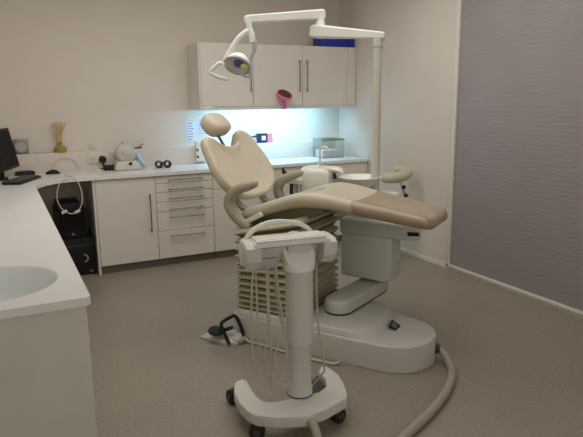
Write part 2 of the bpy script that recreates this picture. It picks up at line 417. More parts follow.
def mouse(x, y, rz, label, s=1.0):
    t = thing('computer_mouse', label, 'mouse', (x, y, .9005), rz)
    rings = []
    for i in range(9):
        a_ = i/8; xx = -.058+.116*a_; w = .032*math.sin(PI*min(max(a_*.94+.03, 0), 1))**.5; h = .036*math.sin(PI*min(max(a_*.9+.07, 0), 1))**.6
        rings.append([Vector((xx*s, w*s*math.cos(q*PI/8), h*s*math.sin(q*PI/8))) for q in range(9)])
    mb = MB(); V = [[mb.bm.verts.new(p) for p in r] for r in rings]
    for i in range(8):
        for j in range(8): mb.bm.faces.new((V[i][j], V[i][j+1], V[i+1][j+1], V[i+1][j]))
        mb.bm.faces.new((V[i][8], V[i][0], V[i+1][0], V[i+1][8]))
    mb.bm.faces.new(V[0]); mb.bm.faces.new(V[8])
    mb.build('mouse_body', M['black'], t)
    TB([(.0*s, 0, .0355*s), (.03*s, 0, .030*s)], .003, seg=6, spline=False).build('scroll_wheel', M['dark_grey'], t)
    return t
mouse(-.30, -.20, R(0), 'black computer mouse on the worktop right of the keyboard', 1.05)
t = thing('phone_handset', 'black low handset lying on the worktop behind the keyboard under the clock', 'phone', (-.53, -.16, .9), R(2))
MB().prism([(-.075, -.03), (.075, -.03), (.085, .0), (.075, .03), (-.075, .03), (-.085, 0)], .001, .034, bev=.012).build('handset_body', M['black'], t)
BX(-.06, .06, -.022, .022, .034, .040, bev=.004).build('handset_grip', M['dark_grey'], t)
# white cable arching over the worktop and hanging over its edge
o = TB([(-.29, -.13, .908), (-.288, -.125, .95), (-.275, -.118, .992), (-.235, -.113, 1.026), (-.17, -.11, 1.04), (-.105, -.113, 1.02), (-.068, -.118, .98), (-.06, -.13, .925), (-.045, -.15, .907), (.05, -.16, .907), (.13, -.15, .907)], .0045, seg=8).build('white_cable', M['frame_white'])
tag(o, 'white cable arching up against the back ledge from the mouse to the sockets', 'cable')
o = TB([(-.21, -.35, .907), (-.215, -.55, .909), (-.235, -.638, .905), (-.284, -.652, .875), (-.316, -.655, .80), (-.318, -.655, .715), (-.282, -.655, .64), (-.222, -.657, .602), (-.16, -.655, .622), (-.122, -.655, .70), (-.122, -.655, .79), (-.142, -.652, .865), (-.17, -.638, .905), (-.185, -.55, .909), (-.18, -.38, .907)], .0042, seg=8)
o = o.build('hanging_cable', M['frame_white'])
tag(o, 'white looped cable hanging over the worktop edge into the knee space', 'cable')
for x, z in ((-.272, .625), (-.168, .618)):
    TB([(x-.022, -.655, z-.012), (x+.022, -.655, z+.006)], .013, seg=8, spline=False).build('connector', M['frame_white'], o)
# sockets
def wall_plate(name, label, cat, x0, x1, z0, z1, y, holes, hm):
    t = thing(name, label, cat, ((x0+x1)/2, y, (z0+z1)/2))
    BX(x0, x1, y-.01, y, z0, z1, bev=.003).build('plate', M['frame_white'], t, world=True)
    for hx, hz, hw, hh in holes: BX(hx-hw, hx+hw, y-.0125, y-.0095, hz-hh, hz+hh, bev=.001, seg=1).build('socket_face' if hw > .015 else 'button', hm, t, world=True)
    return t
wall_plate('double_socket', 'white double wall socket on the ledge front above the knee space', 'socket', .02, .20, .965, 1.062, -.0905,
           [(.065, 1.0, .028, .03), (.155, 1.0, .028, .03)], M['carcass'])
wall_plate('thermostat', 'tiny white wall plate just above the ledge over the double socket', 'switch', .06, .125, 1.1, 1.155, -.0005, [(.0925, 1.13, .012, .012)], M['carcass'])
t = thing('mains_plug', 'round black plug pushed into the double socket', 'plug', (.155, -.105, 1.0))
mx = Matrix.Rotation(R(90), 4, 'X')
MB().lathe([(.0, 0), (.034, 0), (.034, .02), (.026, .036), (0, .038)], c=(.155, -.1035, 1.0), mx=mx).build('plug_body', M['black'], t, world=True)
TB([(.157, -.12, .97), (.16, -.125, .945), (.165, -.14, .915), (.18, -.16, .91)], .008, seg=8).build('lead', M['black'], t, world=True)
t = thing('power_adapter', 'black power adapter on the worktop beside the domed appliance', 'adapter', (.225, -.19, .9), R(-6))
BX(-.075, .055, -.03, .03, .001, .05, bev=.012).build('adapter_body', M['black'], t)
TB([(-.07, 0, .02), (-.10, -.0, .018), (-.115, .005, .008)], .006, seg=8).build('strain_relief', M['black_rubber'], t)
t = thing('cable_clip', 'tiny white cable clip on the worktop under the double socket', 'clip', (.10, -.21, .9))
BX(-.035, .03, -.014, .014, .001, .018, bev=.005).build('clip_body', M['frame_white'], t)
TB([(-.03, 0, .015), (-.045, 0, .03), (-.02, 0, .034)], .005, seg=6).build('clip_hook', M['frame_white'], t)
# domed appliance
t = thing('amalgam_mixer', 'ivory appliance with a cloudy dome and clear blue shield on the worktop', 'appliance', (.36, -.23, .9))
mb = MB(); mb.rings([[Vector(p) for p in r] for r in (
    [(-.125, -.10, 0), (.115, -.10, 0), (.115, .09, 0), (-.125, .09, 0)], [(-.125, -.10, .03), (.115, -.10, .03), (.115, .09, .03), (-.125, .09, .03)],
    [(-.10, -.075, .085), (.09, -.075, .085), (.09, .085, .12), (-.10, .085, .12)])]); bmesh.ops.bevel(mb.bm, geom=list(mb.bm.edges), offset=.01, segments=2, affect='EDGES')
mb.build('appliance_body', M['device'], t)
mx = Matrix.Rotation(R(78), 4, 'X')
MB().lathe([(.0, -.07), (.088, -.07), (.096, -.05), (.096, .03), (.09, .052), (.07, .066), (.034, .072), (.030, .08), (0, .082)], seg=28, c=(-.01, .01, .155), mx=mx).build('dome', M['dome'], t)
BX(.0, .03, -.1015, -.085, .055, .078, bev=.003, mx=Matrix.Rotation(R(0), 4, 'X')).build('button', M['black'], t)
mx = Matrix.Rotation(R(-27), 4, 'Y') @ Matrix.Diagonal((.42, .7, 1, 1))
MB().lathe([(.0, -.09), (.03, -.084), (.055, -.06), (.066, -.02), (.06, .025), (.04, .065), (.02, .085), (.0, .09)], seg=24, c=(.12, -.03, .088), mx=mx).build('shield', M['blue_clear'], t)
t = thing('wire_tweezers', 'thin brown wire-like tweezers on the ledge behind the domed appliance', 'tweezers', (.46, -.05, LZ))
TB([(-.10, .01, .065), (-.06, -.005, .035), (0, -.015, .012), (.06, -.01, .016), (.10, -.005, .045)], .006, seg=6).build('upper_arm', M['brown_wire'], t)
TB([(-.08, .02, .004), (0, .0, .006), (.09, .008, .007)], .006, seg=6).build('lower_arm', M['brown_wire'], t)
t = thing('safety_goggles', 'dark green goggles lying on the worktop above the drawer cabinet', 'goggles', (.695, -.28, .9), R(-3))
mb = MB(); 
for s_ in (-1, 1):
    mx = Matrix.Translation((s_*.042-.0, 0, .037)) @ Matrix.Rotation(R(90), 4, 'X')
    mb = MB(); mb.lathe([(.018, -.045), (.036, -.042), (.037, .0), (.034, .025), (.026, .028), (.02, .012)], seg=20, mx=mx); mb.build('eyecup', M['goggle'], t)
TB([(-.018, -.015, .05), (0, -.02, .055), (.018, -.015, .05)], .008, seg=8).build('bridge', M['goggle'], t)
TB([(-.075, .01, .03), (-.06, .045, .02), (0, .055, .012), (.06, .045, .02), (.075, .01, .03)], .010, seg=8, flat=.5).build('strap', M['goggle'], t)
# ledge boxes, notices, dispensers
t = thing('glove_box', 'flat navy card box with white label and pink end on the back ledge', 'box', (1.86, -.045, LZ))
BX(1.80, 1.905, -.08, -.01, LZ, LZ+.10, bev=.003, seg=1).build('box_body', M['navy'], t, world=True)
BX(1.905, 1.965, -.08, -.01, LZ, LZ+.10, bev=.003, seg=1).build('box_end', M['pinkcard'], t, world=True)
BX(1.835, 1.88, -.0815, -.079, LZ+.03, LZ+.075).build('box_label', M['paper'], t, world=True)
t = thing('pen', 'dark slim pen lying on the ledge left of the navy box', 'pen', (1.72, -.05, LZ))
TB([(-.06, -.0, .055), (.065, .0, .075)], .009, seg=8, spline=False).build('barrel', M['black'], t)
BX(-.05, .06, -.02, .02, 0, .045, bev=.004).build('pen_rest', M['cart_grey'], t)
def notice(x0, x1, z0, z1, label):
    t = thing('paper_notice', label, 'notice', ((x0+x1)/2, -.001, (z0+z1)/2))
    BX(x0, x1, -.003, -.0008, z0, z1).build('sheet', M['paper'], t, world=True)
    n = 7
    for i in range(n):
        zz = z1-(i+.8)*(z1-z0)/(n+.5); w = (x1-x0)*random.uniform(.5, .8)
        BX(x0+.012, x0+.012+w, -.0036, -.0029, zz-.004, zz+.004).build('print_line', M['ink'], t, world=True)
notice(1.02, 1.125, 1.13, 1.33, 'white printed notice on the back wall below the left end of the wall cabinets')
notice(1.135, 1.26, 1.19, 1.36, 'small printed notice on the wall just left of the headrest')
t = thing('soap_dispenser', 'slim white wall dispenser with two dark dots behind the chair back', 'dispenser', (1.12, -.11, .92))
BX(1.075, 1.185, -.135, -.091, .925, 1.13, bev=.008).build('dispenser_body', M['frame_white'], t, world=True)
for z in (1.045, .975): BX(1.082, 1.102, -.139, -.134, z-.012, z+.012, bev=.002, seg=1).build('button', M['dark_grey'], t, world=True)
t = thing('acrylic_bin', 'clear acrylic box with an olive top edge on the worktop by the right wall', 'box', (2.58, -.25, .9))
mb = MB(); x0, x1, y0, y1 = 2.44, 2.72, -.34, -.13
for b in ((x0, x1, y0, y0+.006), (x0, x1, y1-.006, y1), (x0, x0+.006, y0+.006, y1-.006), (x1-.006, x1, y0+.006, y1-.006)): mb.box(*b, .902, 1.10)
mb.box(x0, x1, y0, y1, .9005, .906); mb.build('box_walls', M['clear'], t, world=True)
mb = MB()
mb.box(x0-.003, x1+.003, y0-.003, y0+.012, 1.09, 1.112, bev=.003); mb.box(x0-.003, x1+.003, y1-.012, y1+.003, 1.09, 1.112, bev=.003)
mb.box(x0-.003, x0+.012, y0, y1, 1.09, 1.112, bev=.003); mb.box(x1-.012, x1+.003, y0, y1, 1.09, 1.112, bev=.003)
mb.build('top_edge', M['olive_lid'], t, world=True)
BX(x0+.02, x1-.02, y0+.02, y1-.02, .907, .985, bev=.004).build('paper_stack', M['paper'], t, world=True)

# ---------------------------------------------------------------- computers in the knee space
t = thing('computer_tower', 'black computer tower under the worktop, uppermost of the two', 'computer', (-.22, -.36, .36))
BX(-.325, -.075, -.50, -.12, .352, .60, bev=.006).build('case', M['black'], t, world=True)
BX(-.31, -.12, -.49, -.16, .60, .665, bev=.008).build('top_tray', M['black_rubber'], t, world=True)
BX(-.215, -.19, -.503, -.499, .375, .395, bev=.001, seg=1).build('badge', M['steel'], t, world=True)
BX(-.31, -.09, -.5035, -.4995, .42, .585, bev=.001, seg=1).build('front_panel', M['screen'], t, world=True)
t = thing('computer_tower', 'black computer tower standing on the floor below the other tower', 'computer', (-.19, -.36, 0))
BX(-.34, -.03, -.52, -.12, .012, .35, bev=.006).build('case', M['black'], t, world=True)
BX(-.30, -.05, -.526, -.519, .275, .283).build('front_seam', M['dark_grey'], t, world=True)
TB([(-.13, -.526, .20), (-.105, -.529, .18), (-.10, -.529, .15), (-.125, -.526, .125)], .006, seg=6).build('curved_glint', M['glint'], t, world=True)  # glint on the case front, modelled as a pale curved tube
BX(-.09, -.06, -.523, -.519, .03, .045).build('badge', M['steel'], t, world=True)
for x in (-.32, -.06):
    for y in (-.5, -.14): BX(x, x+.02, y-.01, y+.01, 0.0, .012).build('rubber_foot', M['black_rubber'], t, world=True)

# ---------------------------------------------------------------- dental chair  (local x = towards the feet, y = away from camera)
CO = (1.551, -3.281, 0); CRZ = math.atan2(-.829, .5593)
ch = thing('dental_chair', 'reclined beige dental chair with brown foot cover on a white floor base', 'dental chair', CO, CRZ)
def cw(u, w, z=0): 
    v = Matrix.Rotation(CRZ, 3, 'Z') @ Vector((u, w, z)); return v+Vector(CO)
# floor base
def arc(cx, cy, r, a0, a1, n): return [(cx+r*math.cos(R(a0+(a1-a0)*i/n)), cy+r*math.sin(R(a0+(a1-a0)*i/n))) for i in range(n+1)]
pl = arc(-.215, -.135, .25, -100, 75, 18) + [(-.30, .16), (-.42, .21)] + arc(-1.17, .10, .11, 90, 180, 6) + arc(-1.17, -.26, .115, 180, 270, 6) + [(-.62, -.378), (-.4, -.385)]
bs = MB().prism(pl, .002, .163, bev=.012).build('floor_base', M['base_white'], ch)
pl2 = [(-.42, -.372), (-.345, -.35), (-.285, -.30), (-.25, -.23), (-.235, -.13), (-.24, -.02), (-.265, .08), (-.32, .165), (-.42, .205)] + arc(-1.16, .10, .10, 90, 180, 6) + arc(-1.16, -.262, .11, 180, 270, 6) + [(-.6, -.372)]
def dk(k, e, z_): return [Vector((u_-k*min(max((u_+.5)/.22, 0), 1), w_+e*(1 if w_ < -.08 else -1), z_)) for u_, w_ in pl2]
MB().rings([dk(0, 0, .15), dk(0, 0, .162), dk(.055, .008, .196), dk(.062, .012, .201), dk(.074, .022, .204)]).build('base_deck', M['base_white'], ch, ang=60)
BX(-.036, .036, -.045, .045, -.003, .006, bev=.002, seg=1, mx=Matrix.Translation((-.222, -.10, .170)) @ Matrix.Rotation(R(33), 4, 'Y') @ Matrix.Rotation(R(8), 4, 'Z')).build('badge', M['black'], ch)
BX(-.026, .012, -.03, .03, .0, .0075, bev=.001, seg=1, mx=Matrix.Translation((-.222, -.10, .170)) @ Matrix.Rotation(R(33), 4, 'Y') @ Matrix.Rotation(R(8), 4, 'Z')).build('badge_face', M['steel'], ch)
MB().lathe([(.03, 0), (.032, .012), (.024, .016), (.022, .03), (0, .03)], seg=16, c=(.028, -.085, .075), mx=Matrix.Rotation(R(90), 4, 'Y')).build('hose_port', M['dark_grey'], ch)
# bellows
def rrect(x0, x1, y0, y1, r, z, n=4):
    P = []
    for cx, cy, a0 in ((x1-r, y1-r, 0), (x0+r, y1-r, 90), (x0+r, y0+r, 180), (x1-r, y0+r, 270)):
        P += [Vector((cx+r*math.cos(R(a0+90*i/n)), cy+r*math.sin(R(a0+90*i/n)), z)) for i in range(n+1)]
    return P
rings = []; z = .205; NP = 12
def bel(k, r, z, i):
    g = max(0, (i-3)/(NP-3))**1.3*.24
    return [Vector((p.x, p.y, p.z+g*(p.x+1.245))) for p in rrect(-1.245+k, -.75-k, -.36+k, .26-k, r, z)]
for i in range(NP):
    p = .034+.018*i/(NP-1)
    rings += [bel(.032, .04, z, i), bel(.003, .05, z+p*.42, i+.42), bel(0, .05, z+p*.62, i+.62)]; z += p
rings.append(bel(.03, .04, z, NP))
mb = MB().rings(rings)
mb.bm.faces.ensure_lookup_table(); nf = len(rings[0])
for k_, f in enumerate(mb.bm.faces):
    if k_ < nf*(len(rings)-1) and (k_//nf) % 3 == 0: f.material_index = 1  # pleat undersides take the painted shade
mb.build('bellows', [M['bellows'], M['bellows_shade']], ch, ang=25)
ZBT = z
# seat under frame
mb = MB(); pr = [(-1.22, .70, .79), (-1.0, .72, .86), (-.80, .80, .94), (-.66, .86, .93)]
mb.rings([[Vector((u, -.2, a_)), Vector((u, .2, a_)), Vector((u, .2, b_)), Vector((u, -.2, b_))] for u, a_, b_ in pr])
mb.build('seat_frame', M['under'], ch)
BX(-.12, .12, -.018, .018, -.016, .016, bev=.006, mx=Matrix.Translation((-1.15, -.305, .785)) @ Matrix.Rotation(R(-27), 4, 'Y')).build('hinge_cover', M['white'], ch)
# seat cushion and leg rest : lofted dished section with a thick rolled rim
def section(u, zt, th, hw, dish, tilt):
    P = [(-hw, -.5*th), (-hw+.004, -.28*th), (-hw+.02, -.07*th), (-hw+.045, 0), (-hw+.075, -.10*th), (-hw+.11, -dish*.8), (-hw*.35, -dish), (0, -dish), (hw*.35, -dish),
         (hw-.11, -dish*.8), (hw-.075, -.10*th), (hw-.045, 0), (hw-.02, -.07*th), (hw-.004, -.28*th), (hw, -.5*th), (hw-.012, -.8*th), (hw-.05, -th), (0, -th*1.02), (-hw+.05, -th), (-hw+.012, -.8*th)]
    return [Vector((u-tilt*z_, w, zt+z_)) for w, z_ in P]
ST = [(-1.235, .815, .05, .20, .006, -.4), (-1.225, .838, .085, .25, .012, -.4), (-1.19, .858, .095, .275, .02, -.4), (-1.08, .893, .10, .285, .03, -.4), (-.97, .932, .10, .285, .03, -.38), (-.87, .966, .10, .283, .026, -.3),
      (-.79, .986, .10, .28, .02, -.1), (-.70, .990, .10, .275, .016, .1), (-.60, .980, .095, .265, .014, .22), (-.47, .957, .09, .25, .014, .25)]
LG = [(-.47, .957, .09, .25, .014, .25), (-.40, .945, .09, .245, .02, .22), (-.28, .929, .088, .235, .02, .18), (-.14, .904, .082, .222, .018, .17), (-.05, .888, .075, .213, .014, .17), (-.018, .878, .064, .200, .01, .17), (-.002, .862, .042, .17, .006, .17)]
def dense(S, n=4):
    P = [Vector(s[:4]+(0,))[:4] for s in S]; out = []
    for i in range(len(S)-1):
        for j in range(n):
            t_ = j/n
            def c(k):
                p1, p2 = S[i][k], S[i+1][k]; p0 = S[i-1][k] if i else 2*p1-p2; p3 = S[i+2][k] if i+2 < len(S) else 2*p2-p1
                return .5*(2*p1+(p2-p0)*t_+(2*p0-5*p1+4*p2-p3)*t_*t_+(3*p1-p0-3*p2+p3)*t_**3)
            out.append(tuple(c(k) for k in range(6)))
    out.append(S[-1]); return out
MB().rings([section(*s) for s in dense(ST)]).build('seat', M['vinyl_rim'], ch, ang=60)
MB().rings([section(*s) for s in dense(LG)]).build('leg_rest', M['cover'], ch, ang=60)
# backrest
AL = R(57); HB = Vector((-1.215, -.04, .845)); BD = Vector((-math.cos(AL), 0, math.sin(AL))); BN = Vector((math.sin(AL), 0, math.cos(AL))); BW = Vector((0, 1, 0))
def bp(w, d, t_): return HB+BW*w+BD*d+BN*t_
rt = [(.0, .452), (.06, .46), (.10, .49), (.12, .535), (.15, .562), (.19, .566), (.23, .55), (.265, .515), (.285, .455), (.307, .37), (.322, .30), (.318, .22), (.285, .155), (.225, .105), (.14, .07), (.06, .058)]
lf = [(-.06, .058), (-.14, .07), (-.225, .105), (-.285, .155), (-.318, .22), (-.325, .30), (-.315, .37), (-.30, .44), (-.285, .49), (-.262, .522), (-.225, .533), (-.185, .522), (-.155, .495), (-.11, .468), (-.055, .453)]
outl = rt+lf
outl = [(p.x, p.y) for p in cr_spline([(w, d, 0) for w, d in outl], 3, closed=True)]
def bring(s, t_, cur=.0):
    c0 = .25
    return [bp(w*s, c0+(d-c0)*s, t_+cur*(w*s)**2) for w, d in outl]
C_ = .12
rings = [bring(.2, -.035, C_), bring(.7, -.036, C_), bring(.93, -.032, C_), bring(.98, -.022, C_), bring(1.0, -.005, C_), bring(1.0, .014, C_), bring(.985, .028, C_), bring(.955, .036, C_), bring(.90, .036, C_), bring(.80, .028, C_), bring(.6, .022, C_), bring(.4, .02, C_), bring(.2, .02, C_)]
MB().rings(rings).build('backrest', M['vinyl'], ch, ang=60)
mb = MB(); rings = [bring(.2, -.05, C_), bring(.75, -.05, C_), bring(.86, -.044, C_), bring(.89, -.034, C_)]
MB().rings(rings).build('backrest_shell', M['arm'], ch, ang=60)
# headrest
hc = (0.03, .65); HT = -.03
ho = [(.0, .085), (.05, .083), (.09, .068), (.112, .03), (.115, -.02), (.10, -.06), (.065, -.078), (.0, -.083)]
hol = ho+[(-w, d) for w, d in reversed(ho) if w > 0]
hol = [(p.x, p.y) for p in cr_spline([(w, d, 0) for w, d in hol], 3, closed=True)]
def hr(s, t_):
    th = R(-14)
    out = []
    for w, d in hol:
        dd = d*s; tt = t_-.9*(w*s)**2*.0
        d2 = dd*math.cos(th)-tt*math.sin(th); t2 = dd*math.sin(th)+tt*math.cos(th)
        out.append(bp(w*s+hc[0], hc[1]+d2, HT+t2))
    return out
MB().rings([hr(.2, -.05), hr(.6, -.05), hr(.85, -.046), hr(.96, -.03), hr(1, -.005), hr(.99, .02), hr(.95, .036), hr(.84, .048), hr(.65, .054), hr(.4, .057), hr(.15, .058)]).build('headrest', M['vinyl'], ch, ang=60)
TB([bp(0, .60, -.035), bp(0, .43, -.03)], .009, spline=False).build('headrest_post', M['dark_grey'], ch)
# backrest hinge brackets
for w in (-.15, .15):
    TB([(-1.13, w, .80), (-1.215, w, .81), tuple(bp(w, .06, -.055)), tuple(bp(w, .16, -.05))], [.035, .035, .03, .024], flat=.7).build('hinge_bracket', M['arm'], ch)
# armrests
for w in (-.31, .31):
    s_ = -1 if w < 0 else 1
    mb = MB(); mb.tube([(-1.13, w, .745), (-1.19, w, .77), (-1.265, w, .84), (-1.285, w, .90), (-1.255, w, .955), (-1.19, w, .995), (-1.14, w*.985, 1.01), (-1.10, w*.97, 1.024), (-1.075, w*.965, 1.028)],
            [.026, .030, .034, .034, .032, .028, .026, .023, .015], flat=1.12, seg=12)
    mb.build('armrest', M['arm'], ch)
# air hose from the base along the floor
o = TB([(1.512, -3.35, .075), (1.52, -3.40, .055), (1.50, -3.47, .028), (1.44, -3.56, .024), (1.35, -3.645, .024), (1.22, -3.74, .024), (1.06, -3.83, .024), (.93, -3.89, .024), (.80, -3.95, .024), (.6, -4.07, .024), (.3, -4.28, .024)], .0235, seg=12).build('floor_hose', M['hose'])
tag(o, 'thick beige hose curving over the floor from the tip of the chair base', 'hose')
o = MB()
P0 = [cw(-.86, .02, .957), cw(-.80, .10, .974), cw(-.82, .16, .975), cw(-.90, .13, .944), cw(-.92, .05, .932)]
o.prism([(p.x, p.y) for p in P0], 0, .004)
for v, z_ in zip(o.bm.verts, [p.z for p in P0]*2): v.co.z += z_+.002
o = o.build('paper_tissue', M['tissue']); tag(o, 'pale blue paper tissue lying on the raised knee of the chair seat', 'tissue')

# ---------------------------------------------------------------- cuspidor unit on its swing arm (chair frame)
cu = thing('cuspidor_unit', 'pale green white spittoon unit on a low swing arm behind the chair legs', 'dental unit', CO, CRZ)
def stadium(ax, ay, bx, by, r, n=10):
    d = Vector((bx-ax, by-ay)); an = math.degrees(math.atan2(d.y, d.x))
    return arc(bx, by, r, an-90, an+90, n)+arc(ax, ay, r, an+90, an+270, n)
MB().prism(stadium(-.60, -.10, -.545, .40, .092), .215, .30, bev=.022, bot_bev=.008).build('swing_arm', M['base_white'], cu)
MB().prism(stadium(-.60, -.10, -.545, .40, .084), .205, .2148).build('arm_gasket', M['black_rubber'], cu)
pl = [(-.77, .31), (-.45, .27), (-.395, .30), (-.385, .36), (-.40, .50), (-.45, .56), (-.69, .56), (-.78, .50)]
MB().prism(pl, .31, .63, bev=.01, bot_bev=.02).build('unit_column', M['unit_green'], cu)
MB().prism(stadium(-.56, .43, -.545, .45, .07), .295, .33).build('column_pivot', M['dark_grey'], cu)
pl = [(-.77, .285), (-.60, .255), (-.32, .245), (-.23, .27), (-.205, .32), (-.22, .38), (-.32, .52), (-.40, .60), (-.72, .60), (-.79, .5)]
mb = MB().prism(pl, .625, .735, bev=.02, bot_bev=.02)
mb.build('unit_shelf', M['unit_green'], cu)
BX(-.275, -.2, -.004, .004, -.013, .013, bev=.002, seg=1, mx=Matrix.Translation((0, .262, .675)) @ Matrix.Translation((-.235, 0, 0)) @ Matrix.Rotation(R(16), 4, 'Z') @ Matrix.Translation((.235, 0, 0))).build('switch', M['black'], cu)
pl = stadium(-1.04, .46, -.93, .48, .10)
MB().prism([(-1.13, .36), (-.90, .36), (-.86, .42), (-.86, .56), (-.92, .60), (-1.1, .60), (-1.16, .54), (-1.17, .44)], .70, 1.06, bev=.05).build('unit_tower', M['white'], cu)
MB().prism([(-1.0, .37), (-.55, .33), (-.42, .40), (-.42, .56), (-.52, .60), (-1.0, .60)], .70, .90, bev=.03).build('unit_body', M['unit_green'], cu)
MB().lathe([(.0, .895), (.06, .90), (.10, .945), (.145, 1.0), (.154, 1.006), (.147, 1.009), (.12, .988), (.06, .95), (.0, .945)], seg=32, c=(-.69, .44, 0)).build('cuspidor_bowl', M['white'], cu)
TB([(-1.0, .43, 1.05), (-1.0, .43, 1.15), (-1.0, .43, 1.185), (-.985, .43, 1.20), (-.955, .43, 1.203), (-.935, .43, 1.19)], [.008, .008, .008, .009, .013, .010], seg=10).build('cup_filler', M['white'], cu)
TB([(-.93, .41, 1.05), (-.88, .40, 1.052), (-.82, .39, 1.045), (-.80, .39, 1.03)], [.03, .03, .026, .016], flat=.6).build('bowl_spout', M['white'], cu)
TB([(-.855, .37, 1.03), (-.85, .365, .99)], .012, spline=False).build('spout_clip', M['black'], cu)
MB().prism([(-1.22, .33), (-1.10, .33), (-1.10, .42), (-1.22, .42)], .94, .975, bev=.012).build('handpiece_holder', M['white'], cu)
TB([(-1.12, .40, .96), (-1.1, .45, .96)], .02, spline=False).build('holder_arm', M['white'], cu)
for i, (u, m_) in enumerate(((-1.205, 'dark_grey'), (-1.165, 'cart_grey'), (-1.12, 'cart_grey'))):
    h = TB([(u, .375, 1.0), (u, .375, .93), (u, .375, .86), (u+.03, .40, .80)], [.013, .017, .014, .01], seg=10).build('suction_tube', M['cart_grey'] if m_ != 'dark_grey' else M['dark_grey'], cu)
TB([(-1.225, .37, .97), (-1.25, .37, 1.0), (-1.268, .37, 1.02), (-1.275, .37, 1.05)], [.012, .018, .016, .005], seg=8).build('suction_tip', M['black'], cu)

# ---------------------------------------------------------------- operating light on its pole
PX, PY = 1.600, -2.548
ol = thing('operating_light', 'white pole-mounted dental operating light with two jointed overhead arms', 'dental light', (PX, PY, .765))
MB().lathe([(.036, .736), (.036, .78), (.030, .79), (.029, 1.875), (.034, 1.88), (.034, 1.925), (.03, 1.93), (.0, 1.93)], c=(PX, PY, 0), seg=20).build('pole', M['pole'], ol, world=True)
J1 = Vector((1.354, -2.177, 2.005)); PT = Vector((PX, PY, 1.955)); LM = Vector((.835, -2.175, 2.064))
def arm(p0, p1, w0, w1, h0, h1, name, ends=.04):
    d = (p1-p0); L_ = d.length; x = d.normalized(); y = Vector((0, 0, 1)).cross(x).normalized(); z = x.cross(y)
    rings = []
    for f, k in ((-ends/L_, .75), (-ends/L_*.6, .95), (0, 1), (.15, 1), (.4, 1), (.7, 1), (1, 1), (1+ends/L_*.6, .95), (1+ends/L_, .75)):
        g = min(max(f, 0), 1); w, h = (w0+(w1-w0)*g)*k, (h0+(h1-h0)*g)*k; c = p0+d*f; b = min(w, h)*.3
        rings.append([c+y*a_+z*b_ for a_, b_ in ((-w, -h+b), (-w+b, -h), (w-b, -h), (w, -h+b), (w, h-b), (w-b, h), (-w+b, h), (-w, h-b))])
    return MB().rings(rings).build(name, M['white'], ol, world=True)
arm(PT, J1+Vector((0, 0, .0)), .024, .04, .024, .046, 'lower_arm', .05)
TB([J1+Vector((.01, -.005, .02)), J1+Vector((.015, 0, .07)), J1+Vector((.02, .005, .11))], [.042, .032, .034], seg=14).build('arm_joint', M['white'], ol, world=True)
arm(J1+Vector((.02, .005, .115)), LM, .03, .022, .034, .025, 'upper_arm', .03)
# lamp head: local x to the right as seen from the room
lh = thing('lamp_head', '', '', (0, 0, 0)); del lh['label']; del lh['category']
lh.parent = ol; lh.location = Vector((.75, -2.2, 1.785))-Vector(ol.location); lh.rotation_euler = (0, 0, R(-26.7))
def S(px, py, y=0.0): return Vector(((px-240)/152, y, -(py-62)/152))
TB([S(250, 20), S(250.5, 28), S(252.5, 36), S(253.5, 43)], [.016, .018, .022, .02], seg=12).build('drop_tube', M['white'], lh)
TB([S(252, 30), S(246, 34), S(239, 40), S(232, 50), S(227, 58), S(224, 66)], [.018, .02, .02, .02, .02, .014], seg=12).build('fork_arm', M['white'], lh)
TB([S(254, 40), S(256, 45), S(254, 52), S(250.5, 58), S(250.5, 70), S(250.5, 76)], [.016, .014, .012, .011, .011, .010], seg=10).build('fork_arm', M['cart_grey'], lh)
TB([S(225, 64), S(220, 62.5), S(215, 66), S(210.5, 71), S(216, 75), S(222, 77), S(228.5, 78)], [.011, .013, .013, .013, .013, .013, .013], seg=10).build('grip_handle', M['white'], lh)
tl = Matrix.Rotation(R(14), 4, 'Y') @ Matrix.Rotation(R(-36), 4, 'X')
hc_ = S(238, 64)
# dish: axis (local z) points down and to the room
dish = [(.0, .075), (.035, .07), (.065, .05), (.085, .015), (.088, -.01), (.082, -.014), (.078, .0), (.06, .03), (.03, .045), (.0, .048)]
hs = MB(); hs.lathe(dish, seg=28, c=hc_, mx=tl); hs.build('reflector_dish', M['reflector'], lh, ang=60)
MB().lathe([(.0, -.020), (.022, -.016), (.034, -.006), (.036, .004), (.0, .006)], seg=20, c=hc_+Vector((.008, 0, .004)), mx=tl).build('lens', M['violet'], lh, ang=60)  # coloured piece standing in for the violet reflection
MB().lathe([(.0, -.014), (.014, -.011), (.024, -.002), (.026, .006), (.0, .008)], seg=18, c=hc_+Vector((.044, -.03, -.018)), mx=tl).build('yellow_reflection', M['yellow_glass'], lh, ang=60)  # coloured piece standing in for the yellow reflection
MB().lathe([(.080, -.016), (.091, -.014), (.091, -.002), (.082, -.006)], seg=28, c=hc_, mx=tl, ring=True).build('dish_rim', M['cart_grey'], lh, ang=60)
TB([S(224, 65), S(232, 68, .0), S(238, 70), S(244, 75), S(250, 76)], .008, seg=8).build('rear_yoke', M['cart_grey'], lh)

# ---------------------------------------------------------------- instrument cart
CA = (.434, -3.561, 0); CAR = R(-8)
ct = thing('instrument_cart', 'white wheeled instrument cart with tray head standing in front of the chair', 'instrument cart', CA, CAR)
pl = [(-.007, -.188), (.10, -.168), (.238, -.10), (.262, -.05), (.285, .04), (.295, .13), (.288, .20), (.272, .245), (.245, .252), (.21, .20), (.215, .12), (.19, .04), (.135, .0), (.06, -.012), (-.06, -.02), (-.11, -.018), (-.145, .0), (-.165, .05),
      (-.172, .13), (-.172, .235), (-.185, .255), (-.22, .25), (-.238, .225), (-.262, .14), (-.262, .03), (-.243, -.06), (-.215, -.105), (-.12, -.16)]
MB().prism(pl, .076, .137, bev=.008, bot_bev=.012).build('cart_base', M['cart'], ct, ang=30)
MB().prism([(.09, .01), (.19, .05), (.205, .19), (.15, .18), (.10, .10)], .08, .105).build('base_tray', M['dark_grey'], ct)
CX, CY = .042, .02
